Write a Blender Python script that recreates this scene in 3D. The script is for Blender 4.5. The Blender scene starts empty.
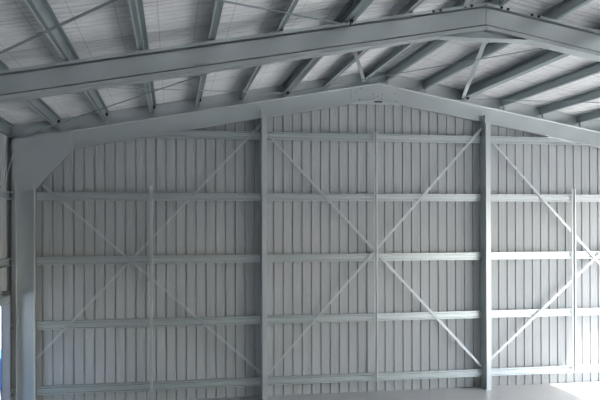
import bpy, bmesh, math, random
from mathutils import Vector, Matrix
random.seed(4)
scn = bpy.context.scene
C = scn.collection

# ------------------------------------------------------------------ materials
def new_mat(name):
    m = bpy.data.materials.new(name); m.use_nodes = True
    nt = m.node_tree; b = nt.nodes['Principled BSDF']
    return m, nt, b
def nd(nt, t, **kw):
    n = nt.nodes.new(t)
    for k, v in kw.items(): setattr(n, k, v)
    return n
def galv(name, c1, c2, metal=.55, rough=.42, scale=9.):
    """galvanised steel: faint cloudy tone only"""
    c1, c2 = [a*.6+b*.4 for a, b in zip(c1, c2)], [a*.4+b*.6 for a, b in zip(c1, c2)]
    m, nt, b = new_mat(name)
    tc = nd(nt, 'ShaderNodeTexCoord')
    n1 = nd(nt, 'ShaderNodeTexNoise'); n1.inputs['Scale'].default_value = scale*.4; n1.inputs['Detail'].default_value = 1.5
    r = nd(nt, 'ShaderNodeValToRGB'); r.color_ramp.elements[0].position = .2; r.color_ramp.elements[1].position = .8
    r.color_ramp.elements[0].color = (*c1, 1); r.color_ramp.elements[1].color = (*c2, 1)
    nt.links.new(tc.outputs['Object'], n1.inputs['Vector']); nt.links.new(n1.outputs['Fac'], r.inputs['Fac'])
    nt.links.new(r.outputs['Color'], b.inputs['Base Color'])
    b.inputs['Metallic'].default_value = metal; b.inputs['Roughness'].default_value = rough
    return m
def plain(name, col, rough=.5, metal=0., var=.06, scale=3., bump=0.):
    m, nt, b = new_mat(name)
    tc = nd(nt, 'ShaderNodeTexCoord')
    n1 = nd(nt, 'ShaderNodeTexNoise'); n1.inputs['Scale'].default_value = scale; n1.inputs['Detail'].default_value = 5
    nt.links.new(tc.outputs['Object'], n1.inputs['Vector'])
    r = nd(nt, 'ShaderNodeValToRGB'); r.color_ramp.elements[0].position = .25; r.color_ramp.elements[1].position = .75
    r.color_ramp.elements[0].color = (*[c*(1-var) for c in col], 1); r.color_ramp.elements[1].color = (*[min(1, c*(1+var)) for c in col], 1)
    nt.links.new(n1.outputs['Fac'], r.inputs['Fac']); nt.links.new(r.outputs['Color'], b.inputs['Base Color'])
    b.inputs['Roughness'].default_value = rough; b.inputs['Metallic'].default_value = metal
    if bump:
        bp = nd(nt, 'ShaderNodeBump'); bp.inputs['Strength'].default_value = bump; bp.inputs['Distance'].default_value = .02
        nt.links.new(n1.outputs['Fac'], bp.inputs['Height']); nt.links.new(bp.outputs['Normal'], b.inputs['Normal'])
    return m
M_frame = galv('galvanised_frame', (.53, .575, .585), (.66, .71, .715), .6, .33, 2.5)
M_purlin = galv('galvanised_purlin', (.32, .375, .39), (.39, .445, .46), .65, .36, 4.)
M_girt = galv('galvanised_girt', (.52, .57, .58), (.66, .71, .71), .65, .34, 5.)
M_bright = galv('bright_galvanised', (.66, .70, .71), (.76, .80, .80), .5, .34, 4.)  # bridging bar steel; on column and purlin lips, a painted highlight
M_strap = galv('galvanised_strap', (.50, .545, .555), (.60, .64, .65), .65, .34, 6.)
M_dark = plain('dark_steel', (.04, .045, .05), .5, .6)
M_clad = plain('cladding_back', (.418, .442, .450), .45, 0., .03, 1.2)
M_out = plain('pale_ground', (.56, .55, .52), .9, 0., .1, .4)
M_post = plain('post_paint', (.17, .165, .165), .6)
M_blue = plain('blue_paint', (.05, .19, .50), .5)

def roof_mat():
    m, nt, b = new_mat('roof_foil')
    tc = nd(nt, 'ShaderNodeTexCoord'); sp = nd(nt, 'ShaderNodeSeparateXYZ')
    nt.links.new(tc.outputs['Object'], sp.inputs[0])
    def line(src, period, width, off=0.):
        a = nd(nt, 'ShaderNodeMath', operation='ADD'); a.inputs[1].default_value = off
        nt.links.new(src, a.inputs[0])
        d = nd(nt, 'ShaderNodeMath', operation='DIVIDE'); d.inputs[1].default_value = period
        nt.links.new(a.outputs[0], d.inputs[0])
        f = nd(nt, 'ShaderNodeMath', operation='FRACT'); nt.links.new(d.outputs[0], f.inputs[0])
        l = nd(nt, 'ShaderNodeMath', operation='LESS_THAN'); l.inputs[1].default_value = width/period
        nt.links.new(f.outputs[0], l.inputs[0])
        return l.outputs[0]
    nz = nd(nt, 'ShaderNodeTexNoise'); nz.inputs['Scale'].default_value = 1.6; nz.inputs['Detail'].default_value = 7
    nt.links.new(tc.outputs['Object'], nz.inputs['Vector'])
    ms = nd(nt, 'ShaderNodeMapping'); ms.inputs['Scale'].default_value = (1.3, 9, 1)
    nz2 = nd(nt, 'ShaderNodeTexNoise'); nz2.inputs['Scale'].default_value = 1.5; nz2.inputs['Detail'].default_value = 8
    nt.links.new(tc.outputs['Object'], ms.inputs[0]); nt.links.new(ms.outputs[0], nz2.inputs['Vector'])
    r = nd(nt, 'ShaderNodeValToRGB'); r.color_ramp.elements[0].position = .32; r.color_ramp.elements[1].position = .66
    r.color_ramp.elements[0].color = (.76, .77, .78, 1); r.color_ramp.elements[1].color = (.90, .905, .91, 1)
    nt.links.new(nz2.outputs['Fac'], r.inputs['Fac'])
    wires = line(sp.outputs['X'], .58, .014, .12)
    wy = line(sp.outputs['Y'], 1.52, .05, .3)
    mx = nd(nt, 'ShaderNodeMix', data_type='RGBA'); mx.inputs[7].default_value = (.24, .25, .27, 1)
    k = nd(nt, 'ShaderNodeMath', operation='MULTIPLY'); k.inputs[1].default_value = .35; nt.links.new(wires, k.inputs[0])
    nt.links.new(k.outputs[0], mx.inputs[0]); nt.links.new(r.outputs['Color'], mx.inputs[6])
    mx2 = nd(nt, 'ShaderNodeMix', data_type='RGBA'); mx2.inputs[7].default_value = (.36, .31, .30, 1)
    k2 = nd(nt, 'ShaderNodeMath', operation='MULTIPLY'); k2.inputs[1].default_value = .4; nt.links.new(wy, k2.inputs[0])
    nt.links.new(k2.outputs[0], mx2.inputs[0]); nt.links.new(mx.outputs[2], mx2.inputs[6])
    nt.links.new(mx2.outputs[2], b.inputs['Base Color'])
    b.inputs['Roughness'].default_value = .5; b.inputs['Metallic'].default_value = .1
    bp = nd(nt, 'ShaderNodeBump'); bp.inputs['Strength'].default_value = .7; bp.inputs['Distance'].default_value = .03
    nt.links.new(nz2.outputs['Fac'], bp.inputs['Height']); nt.links.new(bp.outputs['Normal'], b.inputs['Normal'])
    return m
M_roof = roof_mat()
def floor_mat():
    m, nt, b = new_mat('concrete_slab')
    tc = nd(nt, 'ShaderNodeTexCoord')
    n1 = nd(nt, 'ShaderNodeTexNoise'); n1.inputs['Scale'].default_value = .8; n1.inputs['Detail'].default_value = 3
    n2 = nd(nt, 'ShaderNodeTexNoise'); n2.inputs['Scale'].default_value = 4; n2.inputs['Detail'].default_value = 2
    ad = nd(nt, 'ShaderNodeMath', operation='ADD'); hf = nd(nt, 'ShaderNodeMath', operation='MULTIPLY'); hf.inputs[1].default_value = .5
    for n in (n1, n2): nt.links.new(tc.outputs['Object'], n.inputs['Vector'])
    nt.links.new(n1.outputs['Fac'], ad.inputs[0]); nt.links.new(n2.outputs['Fac'], ad.inputs[1]); nt.links.new(ad.outputs[0], hf.inputs[0])
    r = nd(nt, 'ShaderNodeValToRGB'); r.color_ramp.elements[0].position = .30; r.color_ramp.elements[1].position = .70
    r.color_ramp.elements[0].color = (.385, .395, .395, 1); r.color_ramp.elements[1].color = (.42, .43, .43, 1)
    nt.links.new(hf.outputs[0], r.inputs['Fac']); nt.links.new(r.outputs['Color'], b.inputs['Base Color'])
    mr = nd(nt, 'ShaderNodeMapRange'); mr.inputs[3].default_value = .26; mr.inputs[4].default_value = .34
    nt.links.new(n1.outputs['Fac'], mr.inputs[0]); nt.links.new(mr.outputs[0], b.inputs['Roughness'])
    return m
M_floor = floor_mat()

# ------------------------------------------------------------------ helpers
def link(name, bm, mat, parent=None, bevel=0.):
    me = bpy.data.meshes.new(name)
    bmesh.ops.recalc_face_normals(bm, faces=bm.faces)
    bm.to_mesh(me); bm.free(); me.materials.append(mat)
    o = bpy.data.objects.new(name, me); C.objects.link(o)
    if parent:
        o.parent = parent
        o.matrix_parent_inverse = Matrix.Translation(parent.location).inverted()
    if bevel:
        md = o.modifiers.new('bevel', 'BEVEL'); md.width = bevel; md.segments = 2; md.limit_method = 'ANGLE'
    return o
def thing(name, loc, label, cat, group=None):
    o = bpy.data.objects.new(name, None); C.objects.link(o); o.location = loc
    o.empty_display_size = .1
    return tag(o, label, cat, group)
def tag(o, label, cat, group=None):
    o['label'] = label; o['category'] = cat
    if group: o['group'] = group
    return o
def struct(name, bm, mat):
    o = link(name, bm, mat); o['kind'] = 'structure'; return o
def box(bm, x0, x1, y0, y1, z0, z1):
    vs = [bm.verts.new((x, y, z)) for x in (x0, x1) for y in (y0, y1) for z in (z0, z1)]
    for f in ((0,1,3,2),(4,6,7,5),(0,4,5,1),(2,3,7,6),(0,2,6,4),(1,5,7,3)): bm.faces.new([vs[i] for i in f])
def sweep(bm, prof, a, b, U, V):
    """closed 2-D outline carried from a to b; U and V are the world axes of the outline"""
    a, b, U, V = Vector(a), Vector(b), Vector(U), Vector(V)
    r0 = [bm.verts.new(a + U*p + V*q) for p, q in prof]
    r1 = [bm.verts.new(b + U*p + V*q) for p, q in prof]
    n = len(prof)
    for i in range(n):
        j = (i+1) % n; bm.faces.new((r0[i], r0[j], r1[j], r1[i]))
    bm.faces.new(r0); bm.faces.new(r1[::-1])
def cee(h, w, lip, t=.006, stiff=0.):
    """C outline: web on p=0 from q=0 to q=h, flanges towards +p, returned lips"""
    out = [(0, 0), (w, 0), (w, lip), (w-t, lip), (w-t, t), (t, t)]
    if stiff:
        for c in (h*.3, h*.7): out += [(t, c-stiff*1.4), (t+stiff, c-stiff*.5), (t+stiff, c+stiff*.5), (t, c+stiff*1.4)]
    out += [(t, h-t), (w-t, h-t), (w-t, h-lip), (w, h-lip), (w, h), (0, h)]
    if stiff:
        for c in (h*.7, h*.3): out += [(0, c+stiff*1.4), (stiff, c+stiff*.5), (stiff, c-stiff*.5), (0, c-stiff*1.4)]
    return out
def zed(h, w, lip=.018, t=.006):
    """Z outline: bottom flange to -p, top flange to +p"""
    return [(-w, 0), (t, 0), (t, h-t), (w-t, h-t), (w-t, h-lip), (w, h-lip), (w, h), (0, h), (0, t), (-w+t, t), (-w+t, lip), (-w, lip)]
def mirror(prof): return [(-p, q) for p, q in prof][::-1]
def bolt_bm(pts, axis='Y', r=.016, L=.02):
    bm = bmesh.new()
    for p in pts:
        rot = Matrix.Rotation(math.pi/2, 4, 'X') if axis == 'Y' else (Matrix.Rotation(math.pi/2, 4, 'Y') if axis == 'X' else Matrix())
        bmesh.ops.create_cone(bm, cap_ends=True, segments=6, radius1=r, radius2=r, depth=L*.6, matrix=Matrix.Translation(p) @ rot)
        bmesh.ops.create_cone(bm, cap_ends=True, segments=10, radius1=r*.55, radius2=r*.5, depth=L*1.6, matrix=Matrix.Translation(p) @ rot)
    return bm
def bolts(pts, parent, axis='Y', r=.016, L=.02, mat=None):
    for p in pts: link('bolt', bolt_bm([p], axis, r, L), mat or M_dark, parent)
def poly_plate(bm, pts, y0, y1):
    f = [bm.verts.new((x, y0, z)) for x, z in pts]; g = [bm.verts.new((x, y1, z)) for x, z in pts]
    n = len(pts)
    for i in range(n):
        j = (i+1) % n; bm.faces.new((f[i], f[j], g[j], g[i]))
    bm.faces.new(f); bm.faces.new(g[::-1])
def strap_bm(a, b, w=.075, t=.006, normal=(0, -1, 0)):
    bm = bmesh.new(); a, b = Vector(a), Vector(b); d = (b-a).normalized()
    n = Vector(normal); n = (n - d*n.dot(d)).normalized(); s = d.cross(n)
    sweep(bm, [(-w/2, 0), (w/2, 0), (w/2, t), (-w/2, t)], a, b, s, n)
    # shallow returned edges keep it a channel rather than a paper strip
    for e in (-w/2, w/2-t): sweep(bm, [(e, -.007), (e+t, -.007), (e+t, 0), (e, 0)], a, b, s, n)
    return bm

# ------------------------------------------------------------------ dimensions
W = 18.0; RX = 9.0; SL = .181
PT = 8.43                                    # purlin underside at the ridge
def zp(x): return PT - SL*abs(x-RX)          # purlin underside
FR = [0., -6.24, -12.48, -18.72]
YF = -24.9
MUL = {6: 5.92, 12: 12.055}
GZ = [6.825 - 1.603*k for k in range(5)]     # girt centres
side = {-1: 'left', 1: 'right'}
OR = ['first', 'second', 'third', 'fourth', 'fifth', 'sixth', 'seventh', 'eighth', 'ninth']

# ------------------------------------------------------------------ shell
P, G0 = .2535, .623
def rib_profile(lo, hi, period, phase, depth, wt, wb, stiff=.003):
    """ribbed sheet section: position, offset outward"""
    pts = [(lo, 0.)]
    k = math.floor((lo-phase)/period) - 1
    while phase + k*period < hi + period:
        c = phase + k*period
        for dx, d in ((-wt, 0), (-wb, depth), (wb, depth), (wt, 0), (period*.30, 0), (period*.34, stiff), (period*.38, 0), (period*.62, 0), (period*.66, stiff), (period*.70, 0)):
            if lo < c+dx < hi: pts.append((c+dx, d))
        k += 1
    pts.append((hi, 0.))
    return pts
def clad_wall(name, lo, hi, place, zlo, zhi, out_t=.035):
    """vertical ribbed sheeting, given outward thickness; place(s, off, z) -> xyz"""
    bm = bmesh.new(); pr = rib_profile(lo, hi, P, G0, .030, .021, .012)
    cols = []
    for s, d in pr:
        z0 = zlo(s) if callable(zlo) else zlo; z1 = zhi(s) if callable(zhi) else zhi
        cols.append([bm.verts.new(place(s, d, z0)), bm.verts.new(place(s, d, z1)), bm.verts.new(place(s, d+.004, z0)), bm.verts.new(place(s, d+.004, z1))])
    for a, b in zip(cols, cols[1:]):
        bm.faces.new((a[0], b[0], b[1], a[1])); bm.faces.new((a[2], a[3], b[3], b[2]))
        bm.faces.new((a[0], a[2], b[2], b[0])); bm.faces.new((a[1], b[1], b[3], a[3]))
    return struct(name, bm, M_clad)
XL, XR = -.40, 18.40
YB = .20
def roofz(x): return PT + .2 + .018 - SL*abs(x-RX)
clad_wall('wall_back', XL, XR, lambda s, d, z: (s, YB+d, z), 0., lambda s: roofz(s))
# left side wall with a door opening
DY0, DY1, DH = -1.75, -.66, 2.70
bm = bmesh.new()
def add_clad_x(bm, X, sgn, lo, hi, z0, z1):
    pr = rib_profile(lo, hi, P, .05, .030, .021, .012); cols = []
    for s, d in pr:
        cols.append([bm.verts.new((X+sgn*d, s, z0)), bm.verts.new((X+sgn*d, s, z1)), bm.verts.new((X+sgn*(d+.004), s, z0)), bm.verts.new((X+sgn*(d+.004), s, z1))])
    for a, b in zip(cols, cols[1:]):
        bm.faces.new((a[0], b[0], b[1], a[1])); bm.faces.new((a[2], a[3], b[3], b[2]))
        bm.faces.new((a[0], a[2], b[2], b[0])); bm.faces.new((a[1], b[1], b[3], a[3]))
ez = roofz(XL)
add_clad_x(bm, XL, -1, DY1, YB, 0, ez); add_clad_x(bm, XL, -1, DY0, DY1, DH, ez); add_clad_x(bm, XL, -1, YF, DY0, 0, ez)
struct('wall_left', bm, M_clad)
OH = 5.25                                    # head of the open right side
OY = -18.6
bm = bmesh.new(); add_clad_x(bm, XR, 1, OY, YB, OH, ez); add_clad_x(bm, XR, 1, YF, OY, 0, ez)
struct('wall_right', bm, M_clad)
FRONT_OPEN = 0.05
bm = bmesh.new()
for lo, hi, zb in ((XL, 1.2, 0.), (1.2, 16.8, FRONT_OPEN), (16.8, XR, 0.)):
    pr = rib_profile(lo, hi, P, G0, .030, .021, .012); cols = []
    for s, d in pr:
        cols.append([bm.verts.new((s, YF-d, zb)), bm.verts.new((s, YF-d, roofz(s))), bm.verts.new((s, YF-d-.004, zb)), bm.verts.new((s, YF-d-.004, roofz(s)))])
    for a, b in zip(cols, cols[1:]):
        bm.faces.new((a[0], b[0], b[1], a[1])); bm.faces.new((a[2], a[3], b[3], b[2]))
        bm.faces.new((a[0], a[2], b[2], b[0])); bm.faces.new((a[1], b[1], b[3], a[3]))
struct('wall_front', bm, M_clad)
# roof: ribs run down each slope
bm = bmesh.new()
pr = rib_profile(YF, YB+.05, .19, .04, .028, .020, .010, .002)
xs = [XL-.05, RX, XR+.05]
rows = []
for s, d in pr:
    rows.append([[bm.verts.new((x, s, roofz(x)+d+e)) for x in xs] for e in (0, .005)])
for a, b in zip(rows, rows[1:]):
    for i in range(2):
        bm.faces.new((a[0][i], b[0][i], b[0][i+1], a[0][i+1])); bm.faces.new((a[1][i], a[1][i+1], b[1][i+1], b[1][i]))
struct('ceiling', bm, M_roof)
bm = bmesh.new(); box(bm, XL-.1, XR+.1, YF, YB+.1, -.25, 0.)
struct('floor', bm, M_floor)
bm = bmesh.new(); box(bm, -90, 110, -120, 90, -.40, -.26)
struct('ground', bm, M_out)
# gable flashing behind the end rafter, just below the sheets
bm = bmesh.new()
for sg in (-1, 1):
    a = RX + sg*9.35; pts = [(-.0, roofz(a)-.235), (.004, roofz(a)-.235)]
    sweep(bm, [(0, -.46), (.008, -.46), (.008, -.005), (0, -.005)], (a, .165, roofz(a)), (RX, .165, roofz(RX)), (0, 1, 0), (0, 0, 1))
struct('trim_1', bm, M_frame)
# corner posts close the back corners beside the end columns
# ------------------------------------------------------------------ portal frames
def RAF(H): return [(0, 0), (-.14, 0), (-.14, .070), (-.125, .070), (-.02, .074), (-.02, .092), (-.112, .092), (-.112, H-.088), (-.02, H-.088), (-.02, H-.05), (-.14, H-.05), (-.14, H), (0, H)]  # slots shaped to give the dark line and the shade under the top lip
def frame(fi, where, wlabel):
    y = FR[fi]; end = fi == 0
    H = .44 if end else .47
    top = (lambda x: PT - .155 - SL*abs(x-RX)) if end else (lambda x: PT - .045 - SL*abs(x-RX))
    bot = lambda x: top(x) - H
    for sg in (-1, 1):
        S = side[sg]
        xe = RX + sg*9.2
        # rafter
        r = thing('roof_rafter', (xe, y, bot(xe)), f'galvanised steel rafter on the {S} slope, {wlabel}', 'rafter', 'portal frame rafters')
        bm = bmesh.new()
        if end:
            sweep(bm, cee(H, .10, .025), (xe, y-.004, bot(xe)), (RX+sg*.004, y-.004, bot(RX)), (0, 1, 0), (0, 0, 1))
            link('channel', bm, M_frame, r)
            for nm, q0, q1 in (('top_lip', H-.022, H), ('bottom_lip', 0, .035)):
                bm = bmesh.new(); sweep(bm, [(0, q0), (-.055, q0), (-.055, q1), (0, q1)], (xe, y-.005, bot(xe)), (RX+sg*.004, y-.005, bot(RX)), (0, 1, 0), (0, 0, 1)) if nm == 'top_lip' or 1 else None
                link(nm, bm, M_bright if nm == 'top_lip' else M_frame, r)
        else:
            sweep(bm, RAF(H), (xe, y-.006, bot(xe)), (RX+sg*.006, y-.006, bot(RX)), (0, 1, 0), (0, 0, 1))
            link('channel', bm, M_frame, r)
            bm = bmesh.new()
            sweep(bm, cee(H, .11, .055, .008), (xe, y+.006, bot(xe)), (RX+sg*.006, y+.006, bot(RX)), (0, 1, 0), (0, 0, 1))
            link('channel', bm, M_frame, r)
            for dx in (.28, .40, .85, .98):
                bolts([Vector((RX+sg*dx, y-.155, top(RX+sg*dx)-.028))], r, 'Y', .024, .03)
        for px in PX:
            if (px-RX)*sg > 0:
                bm = bmesh.new()
                t0 = top(px); box(bm, px+.012, px+.020, y-(.02 if end else .07), y+.06, t0-.0, zp(px)+.15)
                box(bm, px-.045, px+.055, y-(.03 if end else .07), y+.06, t0-.004, t0+.005)
                link('purlin_cleat', bm, M_frame, r)
        # column
        cx = RX + sg*8.97; zt = bot(cx) - .75
        c = thing('steel_column', (cx, y, 0), f'galvanised steel column by the {S} wall, {wlabel}', 'column', 'portal frame columns')
        cw = .445
        bm = bmesh.new()
        prof = [(q-cw/2, -p) for p, q in cee(cw, .125, .014, .006)]
        sweep(bm, prof, (cx, y-.0 if end else y-.006, 0.012), (cx, y-.0 if end else y-.006, top(cx)-.1), (1, 0, 0), (0, 1, 0))
        link('channel', bm, M_frame, c)
        if not end:
            bm = bmesh.new(); prof = [(q-cw/2, p) for p, q in cee(cw, .11, .030, .010)]
            sweep(bm, prof, (cx, y+.006, 0.012), (cx, y+.006, top(cx)-.1), (1, 0, 0), (0, 1, 0)); link('channel', bm, M_frame, c)
        else:
            xo = cx + sg*cw/2
            bm = bmesh.new(); box(bm, min(xo+sg*.006, xo+sg*.11), max(xo+sg*.006, xo+sg*.11), y-.02, y-.012, .012, top(cx)-.1)
            box(bm, min(xo+sg*.10, xo+sg*.11), max(xo+sg*.10, xo+sg*.11), y-.012, y+.15, .012, top(cx)-.1)
            link('corner_angle', bm, M_frame, c)
        bm = bmesh.new(); box(bm, cx-.26, cx+.26, y-.16, y+.13, 0, .012); link('base_plate', bm, M_frame, c)
        for e in (-1, 1):
            bm = bmesh.new(); xx = cx+e*(cw/2-.011); box(bm, xx-.010, xx+.010, y-.152, y-.126, .012, bot(cx)-.62); link('lip_highlight', bm, M_bright, c)  # brighter bars paint the light caught along the column lips
        # knee plate
        xo = RX + sg*9.22; xi = RX + sg*8.735; xh = RX + sg*(7.81 if end else 8.45)
        yp = y-(.135 if end else .165)
        k = thing('knee_plate', (cx, yp, zt), f'large galvanised knee plate at the {S} corner, {wlabel}', 'bracket', 'knee plates')
        bm = bmesh.new()
        zk = 5.37 if end else bot(xh) - .45
        pts = [(xo, zk-.0), (xi, zk-.0), (xh, bot(xh)-.01), (xh+sg*.10, top(xh+sg*.1)-.01), (xo, top(xo)-.0)]
        poly_plate(bm, pts, yp, yp+.012); kp = link('plate', bm, M_frame, k)
        bm = bmesh.new()      # stiffened haunch edge
        sweep(bm, [(0, 0), (.05, 0), (.05, .01), (0, .01)], (xi, yp+.012, zk), (xh, yp+.012, bot(xh)-.01), (0, 1, 0), (0, 0, 1)); link('haunch_lip', bm, M_frame, k)
        pp = [(.20, .28), (.45, .28), (.20, .62), (.55, .85), (.80, 1.0), (1.12, 1.18), (.32, 1.1), (1.2, 1.25)][:None if end else 3]
        bolts([Vector((xo-sg*a, yp-.006, zk+b)) for a, b in pp], kp, 'Y', .018, .02, M_frame)
    # apex plate
    zb = bot(RX + .80)
    a = thing('apex_plate', (RX, y, zb), f'flat bottomed galvanised apex plate, {wlabel}', 'bracket', 'apex plates')
    bm = bmesh.new(); hw = .72 if end else .80; zb = bot(RX+hw)
    ym = y-.018 if end else y-.0055
    poly_plate(bm, [(RX-hw, zb), (RX+hw, zb), (RX+hw, top(RX+hw)-.02), (RX, top(RX)-.02), (RX-hw, top(RX+hw)-.02)], ym, ym+.011)
    ap = link('plate', bm, M_frame, a)
    bm = bmesh.new(); box(bm, RX-hw, RX+hw, ym+(0 if end else -.13), ym+(.011 if end else .10), zb-.010, zb); link('bottom_flange', bm, M_frame, a)
    if end:
        pts = [(-.1, .16), (0, .22), (.1, .16), (-.12, .27), (.12, .27), (-.5, .12), (-.46, .42), (.52, .10), (.48, .30), (-.62, .3)]
        bolts([Vector((RX+p, ym-.004, zb+q)) for p, q in pts], ap, 'Y', .014, .02)
        bm = bmesh.new(); box(bm, RX-.10, RX+.12, ym-.004, ym-.001, zb+.05, zb+.09); tg = link('part_mark', bm, M_dark, a); tg['label'] = 'small dark stencilled mark'
PXL = [.80, 1.94, 3.10, 4.24, 5.39, 6.53, 7.66, 8.72]
PX = PXL + [18-x for x in PXL][::-1]
frame(0, 'back', 'end frame against the back wall')
frame(1, 'front', 'nearer frame across the top')
frame(2, 'near', 'unseen frame overhead nearest the camera')

# ------------------------------------------------------------------ purlins
for bi, (ya, yb, bay) in enumerate(((-6.237, .16, 'far'), (-12.477, -6.243, 'near'))):
    for sg in (-1, 1):
        lst = PXL
        for i, xx in enumerate(lst):
            x = xx if sg < 0 else 18-xx
            strut = i == 5
            if i == 7: pos = 'beside the ridge'
            elif i == 0: pos = 'lowest one, next to the eave'
            else: pos = f'{OR[i]} up from the eave'
            if strut: pos = 'deeper one meeting the roof braces'
            nm = 'strut_purlin' if strut else 'roof_purlin'
            lab = f'purlin under the {side[sg]} roof slope, {bay} bay, {pos}'
            z = zp(x)
            bm = bmesh.new()
            if strut:
                t = thing(nm, (x, yb, z), lab, 'purlin', 'roof purlins')
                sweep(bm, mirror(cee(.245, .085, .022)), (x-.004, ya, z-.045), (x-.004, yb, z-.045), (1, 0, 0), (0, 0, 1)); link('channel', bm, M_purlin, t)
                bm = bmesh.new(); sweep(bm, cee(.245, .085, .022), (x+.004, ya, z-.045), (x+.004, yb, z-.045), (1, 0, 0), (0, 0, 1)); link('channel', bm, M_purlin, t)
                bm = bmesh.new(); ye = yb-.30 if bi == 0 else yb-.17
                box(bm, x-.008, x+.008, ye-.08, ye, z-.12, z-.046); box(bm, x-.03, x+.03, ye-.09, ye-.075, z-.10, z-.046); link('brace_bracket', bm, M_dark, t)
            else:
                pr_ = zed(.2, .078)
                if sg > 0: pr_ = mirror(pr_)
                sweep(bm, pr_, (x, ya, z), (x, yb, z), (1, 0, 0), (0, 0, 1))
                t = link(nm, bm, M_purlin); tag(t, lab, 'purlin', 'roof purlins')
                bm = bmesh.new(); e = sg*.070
                sweep(bm, [(e-.014, -.010), (e+.014, -.010), (e+.014, -.001), (e-.014, -.001)], (x, ya, z), (x, yb, z), (1, 0, 0), (0, 0, 1)); link('flange_highlight', bm, M_bright, t)  # bright bar added under the flange edge as its painted highlight
                if bi == 0:
                    bm = bmesh.new(); box(bm, x+.008, x+.06, -.20, -.13, z+.06, z+.13); link('end_bracket', bm, M_dark, t)
# eave beams
for sg in (-1, 1):
    for ya, yb, bay in ((-6.13, -.02, 'far'), (-12.37, -6.36, 'near')):
        bm = bmesh.new(); x = RX+sg*9.34; z = roofz(x)-.31
        pr_ = cee(.30, .10, .025)
        if sg > 0: pr_ = mirror(pr_)
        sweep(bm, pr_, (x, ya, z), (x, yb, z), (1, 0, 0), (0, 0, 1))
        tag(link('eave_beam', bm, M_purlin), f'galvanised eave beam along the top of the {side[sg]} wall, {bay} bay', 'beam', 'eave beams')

# ------------------------------------------------------------------ end wall mullions
for k, mx in MUL.items():
    zt = PT-.155-.44 - SL*abs(mx-RX) + .05
    lr = 'left' if k == 6 else 'right'
    t = thing('wind_column', (mx, 0, 0), f'tall galvanised {lr}-hand intermediate column standing in front of the back wall', 'column', 'intermediate columns of the back wall')
    bm = bmesh.new()
    prof = [(p-.07, -q+.185) for p, q in cee(.385, .134, .03, .008)]
    sweep(bm, prof, (mx, 0, .012), (mx, 0, zt), (1, 0, 0), (0, 1, 0)); link('channel', bm, M_frame, t)
    bm = bmesh.new(); box(bm, mx-.11, mx+.11, -.23, .19, 0, .012); link('base_plate', bm, M_frame, t)
    bm = bmesh.new(); box(bm, mx-.075, mx-.072, -.21, .0, zt-.25, zt+.14); box(bm, mx-.10, mx-.03, -.217, -.205, zt-.1, zt+.14); link('top_cleat', bm, M_frame, t)
    for z in GZ:
        for sg in (-1, 1):
            bm = bmesh.new(); box(bm, mx+sg*.074-.004, mx+sg*.074+.004, .03, .12, z-.085, z+.085)
            box(bm, min(mx+sg*.078, mx+sg*.15), max(mx+sg*.078, mx+sg*.15), .097, .103, z-.07, z+.07)
            link('girt_cleat', bm, M_frame, t)

GIRT = [(0, 0), (-.075, 0), (-.075, .024), (-.006, .026), (-.006, .060), (-.055, .064), (-.055, .100), (-.042, .104), (-.042, .114), (-.055, .118), (-.055, .148), (-.006, .152), (-.006, .172), (-.075, .176), (-.075, .20), (0, .20)]
# ------------------------------------------------------------------ girts
def top_end(z):      # x at which the end rafter's underside reaches height z on the left
    return RX - (PT-.155-.44 - z)/SL
bays = [('left', .26, MUL[6]-.08), ('middle', MUL[6]+.08, MUL[12]-.08), ('right', MUL[12]+.08, 17.74)]
ROW = ['topmost', 'second highest', 'middle height', 'second lowest', 'lowest']
RODX = {'left': 3.055, 'middle': 8.935, 'right': 14.70}
for ri, z in enumerate(GZ):
    for bay, xa, xb in bays:
        if ri == 0:
            if bay == 'left': xa = top_end(z) - .6
            if bay == 'right': xb = 18-top_end(z) + .6
        t = thing('girt', (xa, .1, z), f'horizontal galvanised girt on the back wall, {bay} bay, {ROW[ri]} of its five rows', 'girt', 'back wall girts')
        t['label'] = f'{ROW[ri]} horizontal galvanised girt in the {bay} bay of the back wall'
        bm = bmesh.new()
        prof = [(p+.112, q-.10) for p, q in GIRT]
        rx = RODX[bay]
        sweep(bm, prof, (xa, 0, z), (xb, 0, z), (0, 1, 0), (0, 0, 1)); link('channel', bm, M_girt, t)
        if xa < rx < xb:
            bm = bmesh.new(); box(bm, rx-.13, rx-.06, .088, .096, z-.04, z+.035)
            o = link('slot_cover', bm, M_frame, t); o['label'] = 'dark bolted joint beside the bridging'
# bridging rods
for bay, (zt, zb) in {'left': (5.50, .30), 'middle': (6.98, .30), 'right': (5.48, .34)}.items():
    x = RODX[bay]
    bm = bmesh.new()
    sweep(bm, [(-.050, .045), (.006, .045), (.006, .0), (.034, .0), (.034, .006), (.012, .006), (.012, .051), (-.050, .051)], (x, -.055, zb), (x, -.055, zt), (1, 0, 0), (0, 1, 0))
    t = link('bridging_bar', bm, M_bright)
    tag(t, f'slim vertical galvanised bridging bar in the {bay} bay of the back wall', 'bar', 'vertical bridging bars')
    for z in GZ:
        if zb-.05 < z < zt+.05:
            bm = bmesh.new(); box(bm, x-.031, x-.0275, -.003, .036, z-.075, z+.075); link('clip', bm, M_girt, t)
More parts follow.
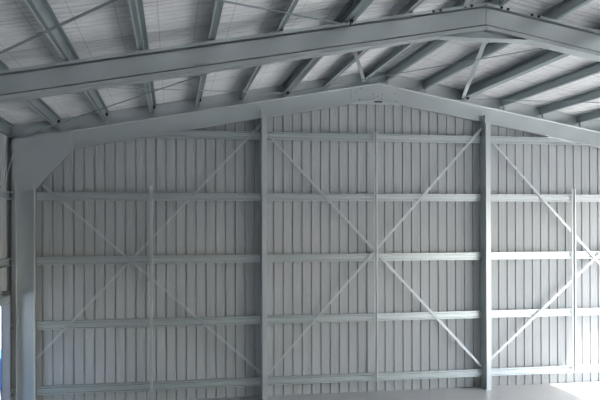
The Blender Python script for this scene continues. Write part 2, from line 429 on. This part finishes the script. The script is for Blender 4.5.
# wall bracing straps
ys = .018
B = [('left', (5.87, 7.12), (.27, 1.22), 'rising to the right'), ('left', (.42, 5.50), (5.87, .63), 'falling to the right'),
     ('middle', (6.03, 6.86), (11.97, .56), 'falling to the right'), ('middle', (11.97, 7.13), (6.03, .62), 'rising to the right'),
     ('right', (12.15, 6.90), (17.73, 1.05), 'falling to the right'), ('right', (12.13, .72), (17.58, 5.44), 'rising to the right')]
for i, (bay, a, b, d) in enumerate(B):
    y = ys - (.010 if i % 2 else 0.)
    t = link('brace_strap', strap_bm((a[0], y, a[1]), (b[0], y, b[1]), .064, .004), M_strap)
    t['label'] = ''
    tag(t, f'diagonal galvanised brace strap {d} across the {bay} bay of the back wall', 'brace', 'back wall brace straps')

# ------------------------------------------------------------------ roof bracing
def rn(x, y, dz=0.): return Vector((x, y, zp(x)-.06+dz))
RB = [((6.5, 0-.12), (0.1, -6.1), 'far', 'back rafter strut to left eave', .045),
      ((6.45, -6.12), (.1, -.1), 'far', 'ending at the back left corner', .045),
      ((6.6, -.12), (11.4, -6.12), 'far', 'crossing under the ridge', .045),
      ((11.5, -.12), (17.9, -6.1), 'far', 'right slope, leaving the back rafter strut', .045),
      ((17.9, -.1), (11.6, -6.1), 'far', 'right slope, leaving the back right corner', .045),
      ((8.62, -.05), (6.55, -6.15), 'far', 'wide one left of the ridge', .085),
      ((11.40, -.05), (9.30, -6.15), 'far', 'pale wide one right of the ridge', .095),
      ((6.45, -6.36), (.1, -12.4), 'near', 'leaving the nearer rafter strut', .05),
      ((.1, -6.36), (6.45, -12.4), 'near', 'rising from the left eave', .05),
      ((8.62, -6.36), (6.55, -12.4), 'near', 'wide one beside the ridge', .095)]
for i, (a, b, bay, d, w) in enumerate(RB):
    dz = -.016*(i % 2)
    pa, pb = rn(*a, dz), rn(*b, dz)
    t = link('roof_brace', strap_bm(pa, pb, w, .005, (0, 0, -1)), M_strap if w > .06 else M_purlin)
    tag(t, f'thin galvanised roof brace in the {bay} bay, {d}' if w < .06 else f'galvanised roof brace in the {bay} bay, {d}', 'brace', 'roof braces')

# ------------------------------------------------------------------ left side wall framing
for ri, z in enumerate(GZ):
    if ri == 0: continue
    segs = [(-6.10, -.03)] if z > DH + .15 else [(-.555, -.03), (-6.10, DY0-.16)]
    for ya, yb in segs:
        bm = bmesh.new()
        prof = [(p-.362, q-.09) for p, q in cee(.18, .12, .022, .006)]
        sweep(bm, prof, (0, ya, z), (0, yb, z), (1, 0, 0), (0, 0, 1))
        d = 'short piece beside the corner column' if yb-ya < 1 else ('long run above the door' if z > DH else 'run nearer than the door')
        tag(link('side_girt', bm, M_girt), f'{ROW[ri]} girt on the left side wall, {d}', 'girt', 'left side wall girts')
for y, d in ((DY1+.06, 'beside the back corner column'), (DY0-.06, 'nearer the camera')):
    bm = bmesh.new(); box(bm, -.385, -.205, y-.04, y+.03, 0.01, DH+.26)
    t = tag(link('door_post', bm, M_post, None, .004), f'pale steel post of the left wall doorway, {d}', 'post', 'door posts')
    bm = bmesh.new(); box(bm, -.398, -.19, y-.06, y+.05, 0, .01); link('foot_plate', bm, M_frame, t)
bm = bmesh.new(); box(bm, -.385, -.20, DY0-.02, DY1+.015, DH, DH+.16)
tag(link('door_header', bm, M_girt, None, .004), 'steel header over the doorway in the left side wall', 'lintel')
t = link('brace_strap', strap_bm((-.215, -.15, 6.30), (-.215, -1.70, 5.02), .06, .005, (1, 0, 0)), M_strap)
tag(t, 'short diagonal brace strap on the left side wall below the eave', 'brace')
# something blue standing outside the doorway
t = thing('storage_bin', (-1.95, 3.4, -.26), 'blue steel bin outside, glimpsed through the left doorway', 'bin')
bm = bmesh.new(); box(bm, -2.8, -1.1, 2.6, 4.2, -.12, .75); link('body', bm, M_blue, t, .02)
bm = bmesh.new()
for i in range(5): box(bm, -2.72+i*.36, -2.64+i*.36, 2.56, 2.6, -.1, .7)
link('rib', bm, M_blue, t)
for x in (-2.5, -1.4):
    bm = bmesh.new(); box(bm, x-.06, x+.06, 2.7, 4.1, -.26, -.12); link('skid', bm, M_dark, t)

# ------------------------------------------------------------------ light
w = bpy.data.worlds.new('world'); scn.world = w; w.use_nodes = True
nt = w.node_tree; bg = nt.nodes['Background']
sky = nt.nodes.new('ShaderNodeTexSky'); sky.sky_type = 'NISHITA'; sky.sun_disc = False
sd = Vector((-1., .42, -1.2)).normalized()
el = math.asin(-sd.z); az = math.atan2(-sd.x, -sd.y)
sky.sun_elevation = el; sky.sun_rotation = az; sky.air_density = 1.; sky.dust_density = 2.5
nt.links.new(sky.outputs[0], bg.inputs[0]); bg.inputs[1].default_value = .55
ld = bpy.data.lights.new('sun', 'SUN'); ld.energy = 9.; ld.angle = .02; ld.color = (1., .965, .93)
so = bpy.data.objects.new('sun', ld); C.objects.link(so)
so.rotation_euler = sd.to_track_quat('-Z', 'Y').to_euler(); so.location = (30, -20, 30)

# ------------------------------------------------------------------ camera
yaw, pit, rol = .16387, .00406, -.0026933
F = Vector((math.sin(yaw)*math.cos(pit), math.cos(yaw)*math.cos(pit), math.sin(pit)))
R0 = Vector((math.cos(yaw), -math.sin(yaw), 0)); U0 = R0.cross(F)
R = math.cos(rol)*R0 + math.sin(rol)*U0; U = -math.sin(rol)*R0 + math.cos(rol)*U0
cam = bpy.data.cameras.new('camera'); co = bpy.data.objects.new('camera', cam); C.objects.link(co)
m = Matrix((R, U, -F)).transposed().to_4x4(); m.translation = Vector((3.5638, -17.5134, 4.5291))
co.matrix_world = m
cam.sensor_width = 36; cam.lens = 679.687*36/600; cam.shift_x = .02623; cam.shift_y = .03462
cam.clip_start = .1; cam.clip_end = 500
scn.camera = co
vs = scn.view_settings
vs.view_transform = 'Standard'; vs.look = 'None'; vs.gamma = 1; vs.use_curve_mapping = False; vs.exposure = 0.86
